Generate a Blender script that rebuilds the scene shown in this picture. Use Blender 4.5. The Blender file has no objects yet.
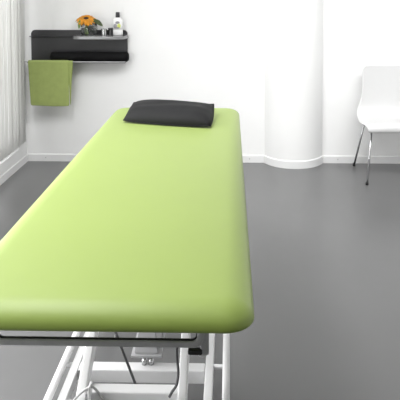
import bpy, bmesh, math, random
from mathutils import Vector, Matrix, Euler
random.seed(4)
R = math.radians
C = bpy.context.scene.collection
S = bpy.context.scene
V = Vector

# ------------------------------------------------------------------ materials
def mat(name, col, rough=.5, metal=0., noise=0., nscale=20., bump=0., bscale=200., **kw):
    m = bpy.data.materials.new(name); m.use_nodes = True
    nt = m.node_tree; b = nt.nodes['Principled BSDF']
    b.inputs['Base Color'].default_value = (*col, 1)
    b.inputs['Roughness'].default_value = rough
    b.inputs['Metallic'].default_value = metal
    for k, v in kw.items():
        b.inputs[k.replace('_', ' ')].default_value = v
    tc = nt.nodes.new('ShaderNodeTexCoord')
    if noise:
        n = nt.nodes.new('ShaderNodeTexNoise'); n.inputs['Scale'].default_value = nscale
        n.inputs['Detail'].default_value = 4
        nt.links.new(tc.outputs['Object'], n.inputs['Vector'])
        r = nt.nodes.new('ShaderNodeValToRGB')
        r.color_ramp.elements[0].position = .3; r.color_ramp.elements[1].position = .7
        r.color_ramp.elements[0].color = (*[c * (1 - noise) for c in col], 1)
        r.color_ramp.elements[1].color = (*[min(1, c * (1 + noise)) for c in col], 1)
        nt.links.new(n.outputs['Fac'], r.inputs['Fac'])
        nt.links.new(r.outputs['Color'], b.inputs['Base Color'])
    if bump:
        n2 = nt.nodes.new('ShaderNodeTexNoise'); n2.inputs['Scale'].default_value = bscale
        nt.links.new(tc.outputs['Object'], n2.inputs['Vector'])
        bp = nt.nodes.new('ShaderNodeBump'); bp.inputs['Strength'].default_value = bump
        bp.inputs['Distance'].default_value = .002
        nt.links.new(n2.outputs['Fac'], bp.inputs['Height'])
        nt.links.new(bp.outputs['Normal'], b.inputs['Normal'])
    return m

M = dict(
    wall=mat('white_plaster', (.86, .86, .855), .75, noise=.012, nscale=3, bump=.04, bscale=120),
    bouncecut=mat('bounce_cut_grey', (.32, .32, .32), .8, noise=.02),  # invented grey for the unseen front wall, dark to reduce bounced light
    base=mat('white_skirting', (.80, .80, .80), .45, noise=.01),
    floor=mat('grey_vinyl_floor', (.148, .148, .150), .29, noise=.04, nscale=1.6, bump=.03, bscale=260),
    ceil=mat('ceiling_paint', (.85, .85, .85), .8, noise=.01),
    vinyl=mat('green_upholstery', (.257, .352, .055), .48, noise=.015, nscale=5, bump=.05, bscale=500, Sheen_Weight=.18, Sheen_Roughness=.5, IOR=1.6),
    whitemetal=mat('white_powder_coat', (.84, .84, .845), .35, noise=.01),
    steel=mat('brushed_steel', (.48, .48, .49), .42, .15, noise=.05, nscale=40),
    chrome=mat('chrome', (.55, .55, .56), .18, 1., noise=.03, nscale=30),
    black=mat('black_rubber', (.008, .008, .009), .5, noise=.1),
    leather=mat('charcoal_leatherette', (.0105, .0105, .0115), .75, Specular_IOR_Level=.3, noise=.12, nscale=12, bump=.25, bscale=90),
    bolster=mat('black_leatherette', (.004, .004, .0045), .8, Specular_IOR_Level=.2, noise=.1, bump=.1),
    shelf=mat('dark_grey_steel_sheet', (.033, .033, .035), .42, noise=.03, nscale=9),
    tray=mat('glossy_grey_tray', (.22, .22, .225), .15, noise=.02),
    towel=mat('green_terry', (.32, .385, .125), .95, noise=.06, nscale=25, bump=.6, bscale=350),
    chair=mat('white_chair_shell', (.66, .66, .66), .4, noise=.005),
    orange=mat('orange_petal', (.62, .25, .01), .6, noise=.25, nscale=30),
    disk=mat('dark_seed_disk', (.03, .012, .008), .9, noise=.4, nscale=200),
    stem=mat('green_stem', (.15, .24, .045), .6, noise=.2),
    leaf=mat('dark_green_leaf', (.05, .075, .018), .5, noise=.3, nscale=40),
    cap=mat('dark_grey_cap', (.03, .03, .033), .4, noise=.05),
    bottle=mat('white_bottle_plastic', (.86, .86, .86), .3, noise=.005),
    darkcup=mat('dark_smoked_jar', (.03, .03, .032), .2, noise=.1),
    cable_d=mat('grey_cable', (.10, .10, .105), .5, noise=.05),
    cable_l=mat('pale_grey_cable', (.55, .55, .55), .5, noise=.03),
    greybox=mat('pale_grey_housing', (.42, .42, .43), .45, noise=.02),
)
def glass_mat(name, tint, ior, rough=0.):
    m = bpy.data.materials.new(name); m.use_nodes = True
    b = m.node_tree.nodes['Principled BSDF']
    b.inputs['Base Color'].default_value = (*tint, 1); b.inputs['Roughness'].default_value = rough
    b.inputs['Transmission Weight'].default_value = 1; b.inputs['IOR'].default_value = ior
    return m
M['glass'] = glass_mat('clear_glass', (.97, .98, .97), 1.45)
M['water'] = glass_mat('water', (.95, .97, .95), 1.33)
def thin_glass():
    m = bpy.data.materials.new('window_glass'); m.use_nodes = True; nt = m.node_tree; nt.nodes.clear()
    o = nt.nodes.new('ShaderNodeOutputMaterial'); mx = nt.nodes.new('ShaderNodeMixShader')
    t = nt.nodes.new('ShaderNodeBsdfTransparent'); g = nt.nodes.new('ShaderNodeBsdfGlossy')
    g.inputs['Roughness'].default_value = .02; mx.inputs[0].default_value = .08
    nt.links.new(t.outputs[0], mx.inputs[1]); nt.links.new(g.outputs[0], mx.inputs[2]); nt.links.new(mx.outputs[0], o.inputs[0])
    return m
M['pane'] = thin_glass()
def blind_mat():
    m = bpy.data.materials.new('blind_fabric'); m.use_nodes = True; nt = m.node_tree; nt.nodes.clear()
    o = nt.nodes.new('ShaderNodeOutputMaterial'); mx = nt.nodes.new('ShaderNodeMixShader')
    d = nt.nodes.new('ShaderNodeBsdfDiffuse'); t = nt.nodes.new('ShaderNodeBsdfTranslucent')
    tc = nt.nodes.new('ShaderNodeTexCoord'); w = nt.nodes.new('ShaderNodeTexWave'); w.bands_direction = 'Z'
    w.inputs['Scale'].default_value = 120
    r = nt.nodes.new('ShaderNodeValToRGB')
    r.color_ramp.elements[0].color = (.80, .80, .785, 1); r.color_ramp.elements[1].color = (.84, .84, .825, 1)
    nt.links.new(tc.outputs['Object'], w.inputs['Vector']); nt.links.new(w.outputs['Fac'], r.inputs['Fac'])
    for n in (d, t): nt.links.new(r.outputs[0], n.inputs[0])
    mx.inputs[0].default_value = .6
    nt.links.new(d.outputs[0], mx.inputs[1]); nt.links.new(t.outputs[0], mx.inputs[2]); nt.links.new(mx.outputs[0], o.inputs[0])
    return m
M['blind'] = blind_mat()
def label_mat():
    """bottle label: pale paper with a grey oval band, a grey block and a yellow-green patch"""
    m = bpy.data.materials.new('bottle_label_print'); m.use_nodes = True; nt = m.node_tree
    b = nt.nodes['Principled BSDF']; b.inputs['Roughness'].default_value = .4
    tc = nt.nodes.new('ShaderNodeTexCoord')
    prev = None
    def blob(cx, cz, rx, rz, col, soft=.15):
        nonlocal prev
        mp = nt.nodes.new('ShaderNodeMapping'); mp.vector_type = 'POINT'
        mp.inputs['Location'].default_value = (-cx / rx, 0, -cz / rz); mp.inputs['Scale'].default_value = (1 / rx, 0, 1 / rz)
        nt.links.new(tc.outputs['Object'], mp.inputs['Vector'])
        ln = nt.nodes.new('ShaderNodeVectorMath'); ln.operation = 'LENGTH'; nt.links.new(mp.outputs[0], ln.inputs[0])
        mr = nt.nodes.new('ShaderNodeMapRange'); mr.inputs[1].default_value = 1 - soft; mr.inputs[2].default_value = 1 + soft
        mr.inputs[3].default_value = 1; mr.inputs[4].default_value = 0
        nt.links.new(ln.outputs['Value'], mr.inputs[0])
        mx = nt.nodes.new('ShaderNodeMix'); mx.data_type = 'RGBA'
        nt.links.new(mr.outputs[0], mx.inputs[0])
        if prev: nt.links.new(prev, mx.inputs[6])
        else: mx.inputs[6].default_value = (.80, .80, .80, 1)
        mx.inputs[7].default_value = (*col, 1); prev = mx.outputs[2]
    blob(.002, .102, .018, .011, (.22, .22, .24))
    blob(-.016, .074, .015, .020, (.30, .30, .32))
    blob(.014, .076, .014, .019, (.62, .68, .16))
    blob(.000, .060, .018, .006, (.34, .34, .36))
    nt.links.new(prev, b.inputs['Base Color'])
    return m
M['label'] = label_mat()

# ------------------------------------------------------------------ helpers
def obj(name, bm, m, parent=None, smooth=True, mods=()):
    me = bpy.data.meshes.new(name)
    bmesh.ops.recalc_face_normals(bm, faces=bm.faces)
    bm.to_mesh(me); bm.free()
    if isinstance(m, str): m = M[m]
    me.materials.append(m)
    o = bpy.data.objects.new(name, me); C.objects.link(o)
    for p in me.polygons: p.use_smooth = smooth
    if parent is not None: o.parent = parent
    for kind, kw in mods:
        md = o.modifiers.new(kind.lower(), kind)
        for k, v in kw.items(): setattr(md, k, v)
    return o
def sharp(o, ang=35):
    o.data.set_sharp_from_angle(angle=R(ang)); return o
def thing(name, label, cat, loc, group=None):
    o = bpy.data.objects.new(name, None); C.objects.link(o); o.location = loc; o.empty_display_size = .05
    return tag(o, label, cat, group)
def tag(o, label, cat, group=None):
    o['label'] = label; o['category'] = cat
    if group: o['group'] = group
    return o
def struct(name, bm, m, parent=None, **k):
    o = obj(name, bm, m, parent, **k)
    if parent is None: o['kind'] = 'structure'
    return o
def box(bm, lo, hi, bev=0., seg=2):
    lo, hi = V(lo), V(hi)
    r = bmesh.ops.create_cube(bm, size=1)
    vs = r['verts']; c = (lo + hi) / 2; d = hi - lo
    for v in vs: v.co = V((v.co.x * d.x, v.co.y * d.y, v.co.z * d.z)) + c
    if bev:
        es = {e for v in vs for e in v.link_edges}
        bmesh.ops.bevel(bm, geom=list(es), offset=bev, segments=seg, affect='EDGES', profile=.5)
    return bm
def sweep(bm, pts, prof, up=None, cap=True, scale=None):
    """sweep a 2D profile (list of (u,v)) along points; v axis follows `up` when given"""
    pts = [V(p) for p in pts]; n = len(pts); rings = []
    side = None
    for i, p in enumerate(pts):
        t0 = (pts[i] - pts[i - 1]).normalized() if i else (pts[1] - pts[0]).normalized()
        t1 = (pts[i + 1] - pts[i]).normalized() if i < n - 1 else t0
        t = (t0 + t1).normalized()
        if up is not None: u = V(up)
        else:
            if side is None:
                u = V((0, 0, 1)) if abs(t.z) < .9 else V((0, 1, 0))
            else: u = side
        s = t.cross(u).normalized(); w = s.cross(t).normalized()
        if up is None: side = w
        k = 1 / max(.5, t.dot(t1))
        sc = scale[i] if scale else 1
        rings.append([bm.verts.new(p + s * a * sc * (k if up is None and False else 1) + w * b * sc) for a, b in prof])
    m = len(prof)
    for i in range(n - 1):
        for j in range(m):
            bm.faces.new((rings[i][j], rings[i][(j + 1) % m], rings[i + 1][(j + 1) % m], rings[i + 1][j]))
    if cap:
        bm.faces.new(rings[0]); bm.faces.new(rings[-1])
    return bm
def circ(r, n=14): return [(r * math.cos(2 * math.pi * k / n), r * math.sin(2 * math.pi * k / n)) for k in range(n)]
def rrect(w, h, r, n=4):
    out = []
    for cx, cy, a0 in ((w / 2 - r, h / 2 - r, 0), (-w / 2 + r, h / 2 - r, 90), (-w / 2 + r, -h / 2 + r, 180), (w / 2 - r, -h / 2 + r, 270)):
        for k in range(n + 1):
            a = R(a0 + 90 * k / n); out.append((cx + r * math.cos(a), cy + r * math.sin(a)))
    return out
def tube(bm, pts, r, n=14): return sweep(bm, pts, circ(r, n))
def bezier(p0, p1, p2, p3, n=16):
    p0, p1, p2, p3 = map(V, (p0, p1, p2, p3))
    return [p0 * (1 - t) ** 3 + 3 * p1 * t * (1 - t) ** 2 + 3 * p2 * t * t * (1 - t) + p3 * t ** 3 for t in (k / n for k in range(n + 1))]
def spline(pts, n=6):
    pts = [V(p) for p in pts]; P = [pts[0] * 2 - pts[1]] + pts + [pts[-1] * 2 - pts[-2]]; out = []
    for i in range(1, len(P) - 2):
        a, b, c, d = P[i - 1:i + 3]
        for k in range(n):
            t = k / n
            out.append(.5 * ((2 * b) + (c - a) * t + (2 * a - 5 * b + 4 * c - d) * t * t + (3 * b - a - 3 * c + d) * t ** 3))
    out.append(pts[-1]); return out
def lathe(bm, prof, c=(0, 0, 0), n=32):
    c = V(c); rings = []
    for r, z in prof:
        if r < 1e-6: rings.append([bm.verts.new(c + V((0, 0, z)))])
        else: rings.append([bm.verts.new(c + V((r * math.cos(2 * math.pi * k / n), r * math.sin(2 * math.pi * k / n), z))) for k in range(n)])
    for a, b in zip(rings, rings[1:]):
        for k in range(n):
            k2 = (k + 1) % n
            if len(a) == 1 and len(b) == 1: continue
            if len(a) == 1: bm.faces.new((a[0], b[k], b[k2]))
            elif len(b) == 1: bm.faces.new((a[k], a[k2], b[0]))
            else: bm.faces.new((a[k], a[k2], b[k2], b[k]))
    return bm
def bmn(): return bmesh.new()
def prism(bm, outline, axis, a, b):
    """extrude a 2D outline; axis 'y': outline is (x,z), from y=a to y=b; axis 'z': outline is (x,y)"""
    f = (lambda u, v, t: V((u, t, v))) if axis == 'y' else (lambda u, v, t: V((u, v, t)))
    A = [bm.verts.new(f(u, v, a)) for u, v in outline]; B = [bm.verts.new(f(u, v, b)) for u, v in outline]
    bm.faces.new(A); bm.faces.new(B); n = len(A)
    for i in range(n): bm.faces.new((A[i], A[(i + 1) % n], B[(i + 1) % n], B[i]))
    return bm

# ------------------------------------------------------------------ the room
XL, YB, XR, YF, H = -1.706, 4.748, 2.9, -2.2, 2.8
struct('floor', box(bmn(), (XL - .15, YF - .15, -.1), (XR + .15, YB + .15, 0)), 'floor', smooth=False)
struct('ceiling', box(bmn(), (XL - .15, YF - .15, H), (XR + .15, YB + .15, H + .1)), 'ceil', smooth=False)
struct('wall_back', box(bmn(), (XL - .15, YB, 0), (XR + .15, YB + .15, H)), 'wall', smooth=False)
struct('wall_right', box(bmn(), (XR, YF, 0), (XR + .15, YB, H)), 'wall', smooth=False)
struct('wall_front', box(bmn(), (XL - .15, YF - .15, 0), (XR + .15, YF, H)), 'bouncecut', smooth=False)
# left wall with two window openings
W1 = (3.05, 4.56, .15, 2.45); W2 = (.70, 2.80, .34, 2.15)
def wall_with_openings(wins):
    bm = bmn(); x0, x1 = XL - .15, XL
    ys = sorted(wins); prev = YF
    for (a, b, z0, z1) in ys:
        box(bm, (x0, prev, 0), (x1, a, H)); box(bm, (x0, a, 0), (x1, b, z0)); box(bm, (x0, a, z1), (x1, b, H)); prev = b
    box(bm, (x0, prev, 0), (x1, YB, H))
    return bm
struct('wall_left', wall_with_openings([W1, W2]), 'wall', smooth=False)
for i, (a, b, z0, z1) in enumerate((W1, W2)):
    bm = bmn(); x0, x1 = XL - .11, XL - .05; t = .06
    box(bm, (x0, a, z0), (x1, a + t, z1)); box(bm, (x0, b - t, z0), (x1, b, z1))
    box(bm, (x0, a + t, z0), (x1, b - t, z0 + t)); box(bm, (x0, a + t, z1 - t), (x1, b - t, z1))
    if b - a > 2: box(bm, (x0, (a + b) / 2 - t / 2, z0 + t), (x1, (a + b) / 2 + t / 2, z1 - t))
    w = struct('window_%d' % (i + 1), bm, 'base', smooth=False)
    obj('pane', box(bmn(), (XL - .083, a + t, z0 + t), (XL - .077, b - t, z1 - t)), 'pane', w, smooth=False)
def skirting(bm, p0, p1, nrm, h=.062, t=.008):
    """a thin skirting strip with a rounded upper edge along p0-p1"""
    prof = [(0, 0), (t, 0), (t, h - .005), (t - .004, h), (0, h)]
    p0, p1, nrm = V(p0), V(p1), V(nrm)
    A = [bm.verts.new(p0 + nrm * u + V((0, 0, v))) for u, v in prof]; B = [bm.verts.new(p1 + nrm * u + V((0, 0, v))) for u, v in prof]
    bm.faces.new(A); bm.faces.new(B); n = 5
    for i in range(n): bm.faces.new((A[i], A[(i + 1) % n], B[(i + 1) % n], B[i]))
    return bm
bb = struct('baseboard_back', skirting(bmn(), (XL, YB, 0), (XR, YB, 0), (0, -1, 0)), 'base', smooth=False)
for x in (-1.545, .170, .905):
    bm = bmn(); bmesh.ops.create_uvsphere(bm, u_segments=10, v_segments=6, radius=.005, matrix=Matrix.Translation((x, YB - .012, .034)))
    obj('screw', bm, 'steel', bb)
struct('baseboard_left', skirting(bmn(), (XL, YF, 0), (XL, YB, 0), (1, 0, 0)), 'base', smooth=False)
struct('baseboard_right', skirting(bmn(), (XR, YF, 0), (XR, YB, 0), (-1, 0, 0)), 'base', smooth=False)
# round column half built into the back wall
cx, cy = .5355, 4.853
col = struct('column', lathe(bmn(), [(0, 0), (.260, 0), (.260, H), (0, H)], (cx, cy, 0), 96), 'wall'); sharp(col)
pl = obj('baseboard', lathe(bmn(), [(.255, 0), (.2695, 0), (.2695, .058), (.2655, .063), (.255, .063)], (cx, cy, 0), 96), 'base', col); sharp(pl)

# ------------------------------------------------------------------ vertical blind at the far left window
bl = thing('vertical_blind', 'white vertical slat blind hanging closed along the left wall, beside the corner', 'blind', (XL + .047, 3.75, 0))
X0 = bl.location.copy()
obj('headrail', box(bmn(), (-.022, -.62, 2.50), (.022, .89, 2.545), .004), 'whitemetal', bl, smooth=False)
def slat_mesh():
    bm = bmn(); n = 8; w = .089
    A = []
    for z in (0.208, 2.5):
        row = []
        for k in range(n + 1):
            u = k / n - .5
            row.append((w * u, (.0035 * (1 - 4 * u * u)), z))
        A.append(row)
    vs = [[bm.verts.new(p) for p in row] for row in A]
    for k in range(n): bm.faces.new((vs[0][k], vs[0][k + 1], vs[1][k + 1], vs[1][k]))
    return bm
first = None
for k in range(20):
    y = -.562 + k * .072
    if first is None:
        o = first = obj('slat', slat_mesh(), 'blind', bl, mods=[('SOLIDIFY', dict(thickness=.0012))])
    else:
        o = first.copy(); C.objects.link(o)
    o.parent = bl; o.location = (0, y, 0); o.rotation_euler = (0, 0, R(90 + 7 + random.uniform(-1, 1)))

# ------------------------------------------------------------------ treatment table
TX, TY = -.288, 2.124                       # centre of the couch in plan
LX, LY = .340, .976                         # half sizes
tb = thing('treatment_table', 'long lime green upholstered treatment table on a white metal lifting frame', 'treatment table', (TX, TY, 0))
def cushion():
    bm = bmn(); top, bot = .8195, .7735; rx, rz = .066, .040
    rings = []; ex, ey = .003, .028
    def ring(ins, z, rad):
        rad = max(.012, rad)
        return [bm.verts.new((x, y + ey, z)) for x, y in rrect(2 * (LX + ex - ins), 2 * (LY + ey - ins), rad, 10)]
    R0 = .062
    rings.append(ring(.020, bot, R0 - .018))
    rings.append(ring(.007, bot + .001, R0 - .006))
    rings.append(ring(.0015, bot + .006, R0 - .001))
    n = 12
    for k in range(n + 1):
        a = math.pi / 2 * k / n
        rings.append(ring(rx * (1 - math.cos(a)), (top - rz) + rz * math.sin(a), R0 - rx * (1 - math.cos(a)) * .7))
    rings.append(ring(.12, top + .0015, .02)); rings.append(ring(.2, top + .002, .015))
    m = len(rings[0])
    for a, b in zip(rings, rings[1:]):
        for j in range(m): bm.faces.new((a[j], a[(j + 1) % m], b[(j + 1) % m], b[j]))
    bm.faces.new(rings[0]); bm.faces.new(rings[-1])
    return bm
obj('upholstered_top', cushion(), 'vinyl', tb)
L = lambda x, y, z: V((x - TX, y - TY, z))   # world to table coordinates
# board and rails under the upholstery
obj('base_board', box(bmn(), (-.30, -.66, .759), (.30, .93, .774), .003), 'greybox', tb, smooth=False)
bm = bmn()
for s in (-1, 1): box(bm, (s * .21 - .018, -.80, .715), (s * .21 + .018, .90, .755), .003)
for y in (-.55, .2, .85): box(bm, (-.192, y - .018, .717), (.192, y + .018, .753), .003)
obj('top_frame', bm, 'whitemetal', tb, smooth=False)
# U shaped steel bar at the near end with a black inner edging
def U(xo, zb, rad, y, ztop=.774):
    pts = [(-xo, y, ztop)]
    for k in range(9):
        a = R(180 + 90 * k / 8); pts.append((-xo + rad + rad * math.cos(a), y, zb + rad + rad * math.sin(a)))
    for k in range(9):
        a = R(270 + 90 * k / 8); pts.append((xo - rad + rad * math.cos(a), y, zb + rad + rad * math.sin(a)))
    pts.append((xo, y, ztop)); return pts
yU = 1.215 - TY
hb = obj('end_bar', sweep(bmn(), U(.2265, .7155, .018, yU - .003), rrect(.016, .011, .004), up=(0, 1, 0)), 'steel', tb)
hb.data.materials[0] = M['steel']
obj('rubber_edging', sweep(bmn(), U(.2183, .7248, .012, yU - .004), rrect(.0034, .005, .0012), up=(0, 1, 0)), 'black', hb)
# lever bracket, black end cap and hook at the right of the bar
br = obj('lever_bracket', box(bmn(), (.2255, yU - .002, .689), (.2440, yU + .016, .774), .002), 'steel', tb, smooth=False)
obj('end_cap', box(bmn(), (.1985, yU - .008, .6915), (.2300, yU + .006, .7025), .003), 'black', br)
obj('hook', tube(bmn(), spline([(.239, yU + .004, .74), (.2395, yU + .004, .70), (.237, yU + .004, .688), (.229, yU + .004, .685), (.222, yU + .004, .688)]), .0038), 'whitemetal', br)
# base rails, foot bar, cross tubes
for s in (-1, 1):
    x = -.241 if s < 0 else .221
    rl = obj('base_rail', sweep(bmn(), [(x, 1.30 - TY, .168), (x, 2.95 - TY, .168)], rrect(.028, .040, .004), up=(0, 0, 1)), 'whitemetal', tb); sharp(rl)
    for y in (1.36, 2.89):
        w = obj('caster', lathe(bmn(), [(0, -.012), (.05, -.012), (.054, -.008), (.054, .008), (.05, .012), (0, .012)], n=28), 'black', rl)
        w.data.transform(Matrix.Translation((x, y - TY, .054)) @ Matrix.Rotation(math.pi / 2, 4, 'Y')); sharp(w)
        f = bmn()
        for t in (-.018, .018): box(f, (x + t - .002, y - TY - .02, .045), (x + t + .002, y - TY + .02, .135), .001)
        box(f, (x - .02, y - TY - .02, .134), (x + .02, y - TY + .02, .1485), .001)
        obj('caster_fork', f, 'steel', rl, smooth=False)
    ab = obj('arm_bracket', box(bmn(), (x - s * .030 - .0145, 1.44 - TY, .10), (x - s * .030 + .0145, 1.735 - TY, .19), .003), 'whitemetal', rl, smooth=False)
fb = bmn(); rr = .0125; xo = .2785; y0, y1 = 1.28 - TY, 2.97 - TY
for s in (-1, 1): tube(fb, [(s * xo, y0, .2), (s * xo, y1, .2)], rr)
for y in (y0, y1): tube(fb, [(-xo - rr * .6, y, .2), (xo + rr * .6, y, .2)], rr)
ft = obj('foot_bar', fb, 'whitemetal', tb)
for s in (-1, 1):
    x2 = -.254 if s < 0 else .234
    for y in (1.915, 2.55):
        obj('connecting_pin', tube(bmn(), [(x2, y - TY, .18), (s * .272, y - TY, .18), (s * xo, y - TY, .194)], .0075), 'whitemetal', ft)
for y in (1.90, 2.60):
    c = obj('cross_tube', box(bmn(), (-.226, y - TY - .022, .142), (.206, y - TY + .022, .188), .004), 'whitemetal', tb, smooth=False)
# lifting arms: two sloping pairs
for (yb, yt) in ((1.535, 2.335), (2.27, 3.0)):
    for s in (-1, 1):
        x = s * .150
        zt = .715
        a = obj('lifting_arm', sweep(bmn(), [(x, yb - TY - .03, .175), (x, yt - TY - .06, zt)], rrect(.046, .027, .004), up=(1, 0, 0)), 'whitemetal', tb); sharp(a)
bm = box(bmn(), (-.136, 1.633 - TY, .250), (.136, 1.673 - TY, .290), .004)
obj('arm_cross_tube', bm, 'whitemetal', tb, smooth=False)
obj('pivot_shaft', tube(bmn(), [(-.228, 1.515 - TY, .168), (.208, 1.515 - TY, .168)], .012), 'steel', tb)
# lift motor with dark lip on two bolts above the rear cross tube
bm = bmn(); x0, x1 = L(-.326, 0, 0).x, L(-.243, 0, 0).x
yA, yB = 1.905 - TY, 2.10 - TY
vs = []
for (z, dx, dy) in ((.2255, 0, 0), (.250, .004, .012), (.300, .016, .04)):
    vs.append([bm.verts.new(p) for p in ((x0 + dx, yA + dy, z), (x1 - dx, yA + dy, z), (x1 - dx, yB, z), (x0 + dx, yB, z))])
for a, b in zip(vs, vs[1:]):
    for j in range(4): bm.faces.new((a[j], a[(j + 1) % 4], b[(j + 1) % 4], b[j]))
bm.faces.new(vs[0]); bm.faces.new(vs[-1])
bmesh.ops.bevel(bm, geom=list(bm.edges), offset=.003, segments=2, affect='EDGES')
mo = obj('lift_motor', bm, 'greybox', tb, smooth=False)
obj('motor_plate', box(bmn(), (x0 - .01, yA - .008, .2185), (x1 + .012, yB, .2262), .002), 'steel', mo, smooth=False)
for dx in (.034, .058):
    obj('bolt', lathe(bmn(), [(0, .187), (.0085, .187), (.0085, .205), (.006, .206), (.006, .2195), (0, .2195)], (x0 + dx, yA + .006, 0), 16), 'chrome', mo)
# cables
obj('cable', tube(bmn(), [L(-.478, 1.78, .70), L(-.365, 1.78, .386), L(-.284, 1.78, .164), L(-.25, 1.78, .07)], .0042, 10), 'cable_d', tb)
obj('cable', tube(bmn(), spline([L(-.152, 1.62, .45), L(-.153, 1.63, .405), L(-.148, 1.62, .365), L(-.152, 1.61, .335), L(-.166, 1.612, .310), L(-.174, 1.62, .29)]), .0040, 10), 'cable_d', tb)
cb = obj('cable', tube(bmn(), spline([L(-.478, 1.60, .235), L(-.462, 1.605, .270), L(-.438, 1.608, .300), L(-.412, 1.612, .318), L(-.395, 1.620, .312), L(-.37, 1.629, .270)]), .0036, 10), 'cable_l', tb)
obj('cable_clip', box(bmn(), L(-.411, 1.606, .270), L(-.404, 1.632, .325), .002), 'whitemetal', cb, smooth=False)
obj('thin_wire', tube(bmn(), [L(-.34, 2.02, .45), L(-.402, 2.02, .26), L(-.42, 2.02, .20)], .0018, 8), 'cable_l', tb)
obj('thin_wire', tube(bmn(), [L(-.30, 2.06, .45), L(-.44, 2.04, .30), L(-.515, 2.03, .215)], .0018, 8), 'cable_l', tb)

# ------------------------------------------------------------------ pillow on the table
def pillow():
    bm = bmn(); n = 28
    P00, P10, P11, P01 = V((-.515, 2.752, 0)), V((-.087, 2.650, 0)), V((-.080, 2.935, 0)), V((-.510, 3.030, 0))
    c = (P00 + P10 + P11 + P01) / 4
    def base(u, v):
        # sides bow outwards a little between the pinched corners
        p = P00 * (1 - u) * (1 - v) + P10 * u * (1 - v) + P11 * u * v + P01 * (1 - u) * v
        uu, vv = 2 * u - 1, 2 * v - 1
        bow = .009
        d1 = (P10 - P00).normalized(); d2 = (P01 - P00).normalized()
        return p + d1 * uu * bow * (1 - vv * vv) * .6 + d2 * vv * bow * (1 - uu * uu)
    top, bot = [], []
    for i in range(n + 1):
        rt, rb = [], []
        for j in range(n + 1):
            u, v = i / n, j / n; uu, vv = 2 * u - 1, 2 * v - 1
            e = max(0, (1 - uu ** 4)) ** .5 * max(0, (1 - vv ** 4)) ** .62
            p = base(u, v)
            wr = .0022 * math.sin(9 * u + 5 * v) * e + .0016 * math.sin(17 * v - 7 * u) * e
            edge = i in (0, n) or j in (0, n)
            zmid = .007 + .020 * v + .030 * v * v * (1 - e) * (.30 + .45 * u) + .006 * (1 - e) * (abs(uu * vv) ** 3)
            a = bm.verts.new(p + V((0, 0, .8215 + zmid + (.072 - .020 * v) * e + wr)))
            rt.append(a)
            rb.append(a if edge else bm.verts.new(p + V((0, 0, .8215 + zmid * (1 - .97 * min(1, e * 1.3))))))
        top.append(rt); bot.append(rb)
    for i in range(n):
        for j in range(n):
            bm.faces.new((top[i][j], top[i + 1][j], top[i + 1][j + 1], top[i][j + 1]))
            bm.faces.new((bot[i][j], bot[i][j + 1], bot[i + 1][j + 1], bot[i + 1][j]))
    # piped seam along the border
    return bm, [top[i][0].co.copy() for i in range(n + 1)] + [top[n][j].co.copy() for j in range(1, n + 1)] + [top[i][n].co.copy() for i in range(n - 1, -1, -1)] + [top[0][j].co.copy() for j in range(n - 1, 0, -1)]
bm, border = pillow()
pw = obj('pillow', bm, 'leather', None)
tag(pw, 'small charcoal leatherette pillow lying on the head end of the green table', 'pillow')
obj('seam', tube(bmn(), border + border[:1], .0022, 8), 'leather', pw)

# ------------------------------------------------------------------ wall shelf
sx0, sx1 = -1.652, -.846
sh = thing('wall_shelf', 'dark grey sheet steel shelf with rounded corners fixed to the back wall', 'shelf', ((sx0 + sx1) / 2, YB, .84))
Lo = V(sh.location)
def sl(x, y, z): return (x - Lo.x, y - Lo.y, z - Lo.z)
o2 = []
zb, zt, r = .850, 1.111, .034
o2 += [(sx0 - Lo.x, zb - Lo.z), (sx1 - Lo.x, zb - Lo.z)]
for k in range(9):
    a = R(90 * k / 8); o2.append((sx1 - Lo.x - r + r * math.cos(a), zt - Lo.z - r + r * math.sin(a)))
for k in range(9):
    a = R(90 + 90 * k / 8); o2.append((sx0 - Lo.x + r + r * math.cos(a), zt - Lo.z - r + r * math.sin(a)))
bk = obj('back_plate', prism(bmn(), o2, 'y', -.014, -.001), 'shelf', sh, smooth=False)
# narrow fold across the full width
obj('fold', box(bmn(), sl(sx0 - .012, YB - .030, 1.0555), sl(sx1, YB - .013, 1.0605), .0015), 'shelf', sh, smooth=False)
# glossy tray with rounded front corners and a low rim
tx0, tx1, ty = -1.262, -.838, 4.555
def tray_outline(ins):
    r = .06 - ins; o = [(tx0 + ins, YB - .0145), (tx0 + ins, ty + .06)]
    for k in range(9):
        a = R(180 + 90 * k / 8); o.append((tx0 + .06 + r * math.cos(a), ty + .06 + r * math.sin(a)))
    for k in range(9):
        a = R(270 + 90 * k / 8); o.append((tx1 - .06 + r * math.cos(a), ty + .06 + r * math.sin(a)))
    o.append((tx1 - ins, YB - .0145))
    return [(x - Lo.x, y - Lo.y) for x, y in o]
trh = 1.0740
tr = obj('tray', prism(bmn(), tray_outline(0), 'z', trh - .024 - Lo.z, trh - Lo.z), 'tray', sh, smooth=False)
ro = tray_outline(.002)
obj('rim', sweep(bmn(), [(x, y, trh - .021 - Lo.z) for x, y in ro], circ(.0045, 8)), 'tray', tr)
# lower ledge carrying the roll
obj('lower_ledge', box(bmn(), sl(sx0, 4.628, .850), sl(sx1, YB - .0135, .856), .0015), 'shelf', sh, smooth=False)
rail = bmn(); tube(rail, [sl(XL + .001, 4.603, .8620), sl(sx1 + .004, 4.603, .8620)], .0045)
ra = obj('towel_rail', rail, 'steel', sh)
obj('rail_flange', lathe(bmn(), [(0, 0), (.016, 0), (.016, .004), (0, .006)], n=18), 'whitemetal', ra).data.transform(Matrix.Translation(sl(XL + .0005, 4.603, .862)) @ Matrix.Rotation(math.pi / 2, 4, 'Y'))

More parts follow.
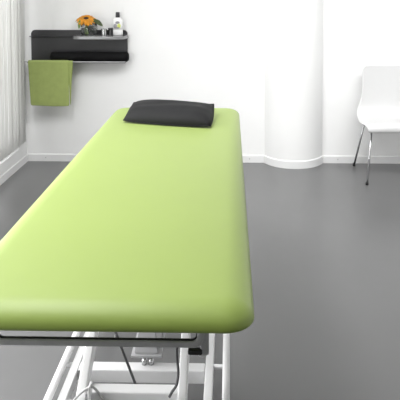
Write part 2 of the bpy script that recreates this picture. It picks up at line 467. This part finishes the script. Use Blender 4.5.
# black roll on the ledge
def roll():
    bm = bmn(); x0, x1, r = -1.468, -.824, .040; n = 28; prof = [(0, 0)]
    k2 = 8; rc = .022
    pts = [(x0, .0)]
    for k in range(k2 + 1):
        a = math.pi / 2 * k / k2; pts.append((x0 + rc * (1 - math.cos(a)), r - rc + rc * math.sin(a)))
    for k in range(k2 + 1):
        a = math.pi / 2 * (1 - k / k2); pts.append((x1 - rc * (1 - math.cos(a)), r - rc + rc * math.sin(a)))
    pts.append((x1, 0))
    lathe(bm, [(rr, x) for x, rr in pts], n=n)
    bmesh.ops.transform(bm, matrix=Matrix.Translation((0, 4.668, .8965)) @ Matrix.Rotation(math.pi / 2, 4, 'Y'), verts=bm.verts)
    return bm
tag(obj('bolster', roll(), 'bolster'), 'black padded roll with rounded ends lying on the lower ledge of the wall shelf', 'bolster')

# green towel over the rail
def towel_sheet(x0, x1, yf, zbot, yb, zbot2, ztop, skew=(0., 0.), skewb=(0., 0.)):
    bm = bmn(); n = 16; prof = []
    for k in range(13): prof.append((yf, zbot + (ztop - .012 - zbot) * k / 12))
    ym = (yf + yb) / 2; rr = (yb - yf) / 2
    for k in range(1, 8):
        a = math.pi - math.pi * k / 8; prof.append((ym + rr * math.cos(a), ztop - .012 + .012 * math.sin(a)))
    for k in range(13): prof.append((yb, ztop - .012 - (ztop - .012 - zbot2) * k / 12))
    rows = []
    for j in range(n + 1):
        u = j / n; row = []
        for k, (y, z) in enumerate(prof):
            d = (ztop - z) / (ztop - zbot)
            s = skew if k < 16 else skewb
            wob = .004 * d * math.sin(6.5 * u + 1.1)
            xx = x0 + (x1 - x0) * u + d * (s[0] * (1 - u) + s[1] * u)
            row.append(bm.verts.new((xx, y - wob + (.0015 * math.sin(20 * u)) * d, z + .004 * d * math.cos(5 * u))))
        rows.append(row)
    for a, b in zip(rows, rows[1:]):
        for k in range(len(prof) - 1): bm.faces.new((a[k], b[k], b[k + 1], a[k + 1]))
    return bm
tw = obj('hanging_towel', towel_sheet(-1.632, -1.300, 4.588, .503, 4.6165, .528, .8725, (.020, .004), (.026, -.01)), 'towel', None,
         mods=[('SOLIDIFY', dict(thickness=.009, offset=0)), ('SUBSURF', dict(levels=1, render_levels=2))])
tag(tw, 'folded green terry towel hanging over the rail at the left of the wall shelf', 'towel')
obj('inner_fold', towel_sheet(-1.310, -1.268, 4.594, .515, 4.6145, .535, .8705, (.02, -.022), (.02, -.03)), 'towel', tw,
    mods=[('SOLIDIFY', dict(thickness=.006, offset=0)), ('SUBSURF', dict(levels=1, render_levels=2))])

# things on the tray
ZT = trh + .0008
vx, vy = -1.148, 4.662
va = thing('glass_vase', 'clear glass bowl vase with water holding a sunflower on the shelf tray', 'vase', (vx, vy, ZT))
ro_, h_ = .068, .108
g = obj('glass_body', lathe(bmn(), [(0, 0), (.055, 0), (.062, .004), (.067, .03), (ro_, .06), (.066, h_), (.0645, h_ + .001), (.063, h_), (.065, .06), (.064, .03), (.058, .009), (0, .008)], n=40), 'glass', va)
obj('water', lathe(bmn(), [(0, .0085), (.0575, .0095), (.0636, .03), (.0645, .06), (0, .06)], n=40), 'water', va)
sf = thing('sunflower', 'orange sunflower with dark centre standing in the glass vase', 'flower', (vx, vy, ZT))
hc = V((-.016, -.024, .126)); tilt = Matrix.Rotation(R(27), 3, 'X') @ Matrix.Rotation(R(5), 3, 'Y')
bm = bmn()
for ring, (nn, rin, rout, lift) in enumerate(((17, .022, .084, .004), (15, .022, .075, .012), (12, .020, .058, .018))):
    for k in range(nn):
        a = 2 * math.pi * k / nn + ring * .2 + random.uniform(-.06, .06); ro2 = rout * random.uniform(.92, 1.05)
        d = V((math.cos(a), math.sin(a), 0)); s = V((-d.y, d.x, 0)); rowv = []
        for t in (0, .25, .5, .75, .92, 1):
            rad = rin + (ro2 - rin) * t; w = .0155 * math.sin(math.pi * min(1, .18 + .8 * t)) ** .8 * (1 if t < 1 else .12)
            z = lift * (1 - .3 * t) + .012 * math.sin(math.pi * t) - .010 * t * t
            rowv.append([bm.verts.new(hc + tilt @ (d * rad + s * w * q + V((0, 0, z - .003 * abs(q))))) for q in (-1, 0, 1)])
        for p, q in zip(rowv, rowv[1:]):
            for i in range(2): bm.faces.new((p[i], p[i + 1], q[i + 1], q[i]))
obj('petals', bm, 'orange', sf, mods=[('SOLIDIFY', dict(thickness=.0012))])
bm = lathe(bmn(), [(0, .016), (.014, .0185), (.024, .016), (.030, .008), (.030, -.006), (0, -.01)], n=24)
bmesh.ops.transform(bm, matrix=Matrix.Translation(hc) @ tilt.to_4x4(), verts=bm.verts)
obj('seed_head', bm, 'disk', sf)
obj('stem', tube(bmn(), spline([hc + tilt @ V((0, 0, -.008)), (-.018, .010, .09), (-.022, .006, .05), (-.012, .0, .014)]), .0105, 12), 'stem', sf)
def leaf(p0, dirv, length, width, droop, up=(0, 0, 1)):
    bm = bmn(); p0, d = V(p0), V(dirv).normalized(); s = d.cross(V(up)).normalized(); rows = []
    for k in range(9):
        t = k / 8; w = width * math.sin(math.pi * min(1, .06 + .94 * t)) ** .8
        p = p0 + d * length * t + V((0, 0, -droop * t * t)); u = s.cross(d)
        rows.append([bm.verts.new(p + s * w * q + u * (.25 * w * abs(q))) for q in (-1, -.5, 0, .5, 1)])
    for a, b in zip(rows, rows[1:]):
        for i in range(4): bm.faces.new((a[i], a[i + 1], b[i + 1], b[i]))
    return bm
obj('leaf', leaf((.045, -.03, .125), (1, -.15, -.35), .085, .020, .022, (0, -.75, .6)), 'leaf', sf, mods=[('SOLIDIFY', dict(thickness=.001))])
obj('leaf', leaf((.03, -.03, .128), (1, -.3, -.12), .06, .016, .018, (0, -.75, .6)), 'leaf', sf, mods=[('SOLIDIFY', dict(thickness=.001))])
obj('leaf', leaf((-.055, -.075, .130), (-.12, 0, -1), .075, .011, .0, (0, -1, .1)), 'stem', sf, mods=[('SOLIDIFY', dict(thickness=.001))])

def cup(name, x, y, r, h, m, label, cat, band=None):
    t = thing(name, label, cat, (x, y, ZT))
    b = obj('cup_body', lathe(bmn(), [(0, 0), (r - .002, 0), (r, .002), (r, h - .001), (r - .001, h), (r - .002, h - .001), (r - .003, .006), (0, .005)], n=32), m, t); sharp(b)
    return t
t = cup('candle_holder', -1.028, 4.672, .0235, .052, 'chrome', 'small shiny metal candle cup on the shelf tray, between vase and jar', 'candle holder')
obj('candle', lathe(bmn(), [(0, .0055), (.0195, .0062), (.0195, .034), (.003, .033), (0, .033)], n=24), 'bottle', t)
t = cup('dark_jar', -.972, 4.690, .0245, .050, 'darkcup', 'small dark smoked jar on the shelf tray, beside the white bottle', 'jar')
obj('lid', lathe(bmn(), [(0, .0502), (.0255, .0502), (.0255, .056), (.024, .0575), (0, .0575)], n=24), 'cap', t)

bt = thing('lotion_bottle', 'white plastic lotion bottle with dark cap at the right end of the shelf tray', 'bottle', (-.917, 4.690, ZT))
bm = bmn(); rings = []
for z, w, d in ((0, .036, .020), (.004, .0405, .0235), (.05, .0415, .024), (.105, .0415, .024), (.122, .039, .023), (.133, .032, .020), (.140, .020, .016), (.143, .0135, .0135), (.150, .0135, .0135)):
    rings.append([bm.verts.new((w * math.copysign(abs(math.cos(a)) ** .62, math.cos(a)), d * math.copysign(abs(math.sin(a)) ** .8, math.sin(a)), z)) for a in (2 * math.pi * k / 40 for k in range(40))])
for a, b in zip(rings, rings[1:]):
    for k in range(40): bm.faces.new((a[k], a[(k + 1) % 40], b[(k + 1) % 40], b[k]))
bm.faces.new(rings[0]); bm.faces.new(rings[-1])
obj('bottle_body', bm, 'bottle', bt)
obj('bottle_cap', lathe(bmn(), [(0, .1445), (.0175, .1445), (.018, .147), (.0165, .184), (.0150, .187), (0, .188)], n=28), 'cap', bt)
bm = bmn(); cols = []
for k in range(17):
    a = math.pi + math.pi * (.12 + .76 * k / 16)
    w, d = .0419, .0244
    x, y = w * math.copysign(abs(math.cos(a)) ** .62, math.cos(a)), d * math.copysign(abs(math.sin(a)) ** .8, math.sin(a))
    cols.append([bm.verts.new((x, y, z)) for z in (.045, .08, .117 if 2 < k < 14 else .112)])
for a, b in zip(cols, cols[1:]):
    for i in range(2): bm.faces.new((a[i], b[i], b[i + 1], a[i + 1]))
obj('bottle_label', bm, 'label', bt, mods=[('SOLIDIFY', dict(thickness=.0004))])

# ------------------------------------------------------------------ white chair
CX, CY = 1.268, 4.45
ch = thing('shell_chair', 'white one-piece shell chair with thin chrome legs against the back wall', 'chair', (CX, CY, 0))
def shell():
    bm = bmn()
    prof = [  # y, z, half width, edge drop
        (4.285, .378, .222, .000), (4.272, .391, .228, .002), (4.272, .414, .232, .004), (4.285, .429, .236, .006), (4.315, .437, .241, .008),
        (4.38, .434, .246, .010), (4.45, .429, .249, .010), (4.51, .427, .250, .006), (4.555, .433, .249, .0), (4.590, .452, .245, -.004),
        (4.612, .483, .236, -.004), (4.625, .520, .222, 0), (4.634, .560, .208, 0), (4.642, .61, .198, 0), (4.650, .67, .194, 0),
        (4.660, .735, .194, 0), (4.668, .785, .192, 0), (4.671, .812, .184, 0), (4.673, .826, .172, 0), (4.674, .832, .158, 0)]
    n = 18; rows = []
    for i, (y, z, w, drop) in enumerate(prof):
        row = []
        for j in range(n + 1):
            u = 2 * j / n - 1
            back = max(0, min(1, (z - .5) / .2))
            yy = y - .022 * back * u * u
            row.append(bm.verts.new((w * u, yy - CY, z - drop * abs(u) ** 3 * 1.6)))
        rows.append(row)
    for a, b in zip(rows, rows[1:]):
        for j in range(n): bm.faces.new((a[j], a[j + 1], b[j + 1], b[j]))
    return bm
obj('seat_shell', shell(), 'chair', ch, mods=[('SOLIDIFY', dict(thickness=.011, offset=0)), ('SUBSURF', dict(levels=1, render_levels=2))])
fr = bmn()
for y in (4.345, 4.56):
    tube(fr, [(-.182, y - CY, .407), (.182, y - CY, .407)], .0075)
for x in (-.12, .12): tube(fr, [(x, 4.345 - CY, .407), (x, 4.56 - CY, .407)], .0065)
obj('seat_frame', fr, 'chrome', ch)
for sx in (-1, 1):
    for (ya, yb) in ((4.345, 4.228), (4.56, 4.672)):
        a, b = V((sx * .183, ya - CY, .407)), V((sx * .241, yb - CY, .012))
        lg = obj('leg', tube(bmn(), [a, b], .0078), 'chrome', ch)
        obj('foot_cap', lathe(bmn(), [(0, 0), (.0105, 0), (.0115, .004), (.0105, .022), (0, .024)], (sx * .2425, yb - CY + (-.001 if yb < CY else .001), .0005), 16), 'black', lg)

# ------------------------------------------------------------------ light
def area(name, loc, rot, sx, sy, power, col=(1, 1, 1)):
    l = bpy.data.lights.new(name, 'AREA'); l.shape = 'RECTANGLE'; l.size = sx; l.size_y = sy; l.energy = power; l.color = col
    o = bpy.data.objects.new(name, l); C.objects.link(o); o.location = loc; o.rotation_euler = rot; return o
# daylight through the near left window
area('daylight_near_window', (XL - .2, 1.75, 1.25), (0, R(-90), 0), 1.75, 2.0, 78, (1, 1, 1))
# fill added to brighten the back wall, then the ceiling light
wl = area('added_wall_fill', (1.15, 2.95, H - .06), (R(34), 0, 0), 2.6, .9, 50); wl.data.spread = R(125)
area('ceiling_light', (-1.05, 2.0, H - .02), (0, 0, 0), .6, 1.6, 42)
w = bpy.data.worlds.new('sky'); S.world = w; w.use_nodes = True
w.node_tree.nodes['Background'].inputs[0].default_value = (1, 1, 1, 1)
w.node_tree.nodes['Background'].inputs[1].default_value = 2.6

# ------------------------------------------------------------------ camera
cam = bpy.data.cameras.new('camera'); co = bpy.data.objects.new('camera', cam); C.objects.link(co)
co.location = (0, 0, 1.5); co.rotation_euler = (math.pi / 2 - .0507, 0, .0221)
cam.sensor_width = 36; cam.lens = 574.23 / 400 * 36
cam.shift_x = (200 - 216.7) / 400; cam.shift_y = (12.3 - 200) / 400
S.camera = co
S.view_settings.view_transform = 'Standard'; S.view_settings.look = 'None'
S.view_settings.gamma = 1; S.view_settings.use_curve_mapping = False
S.view_settings.exposure = 0
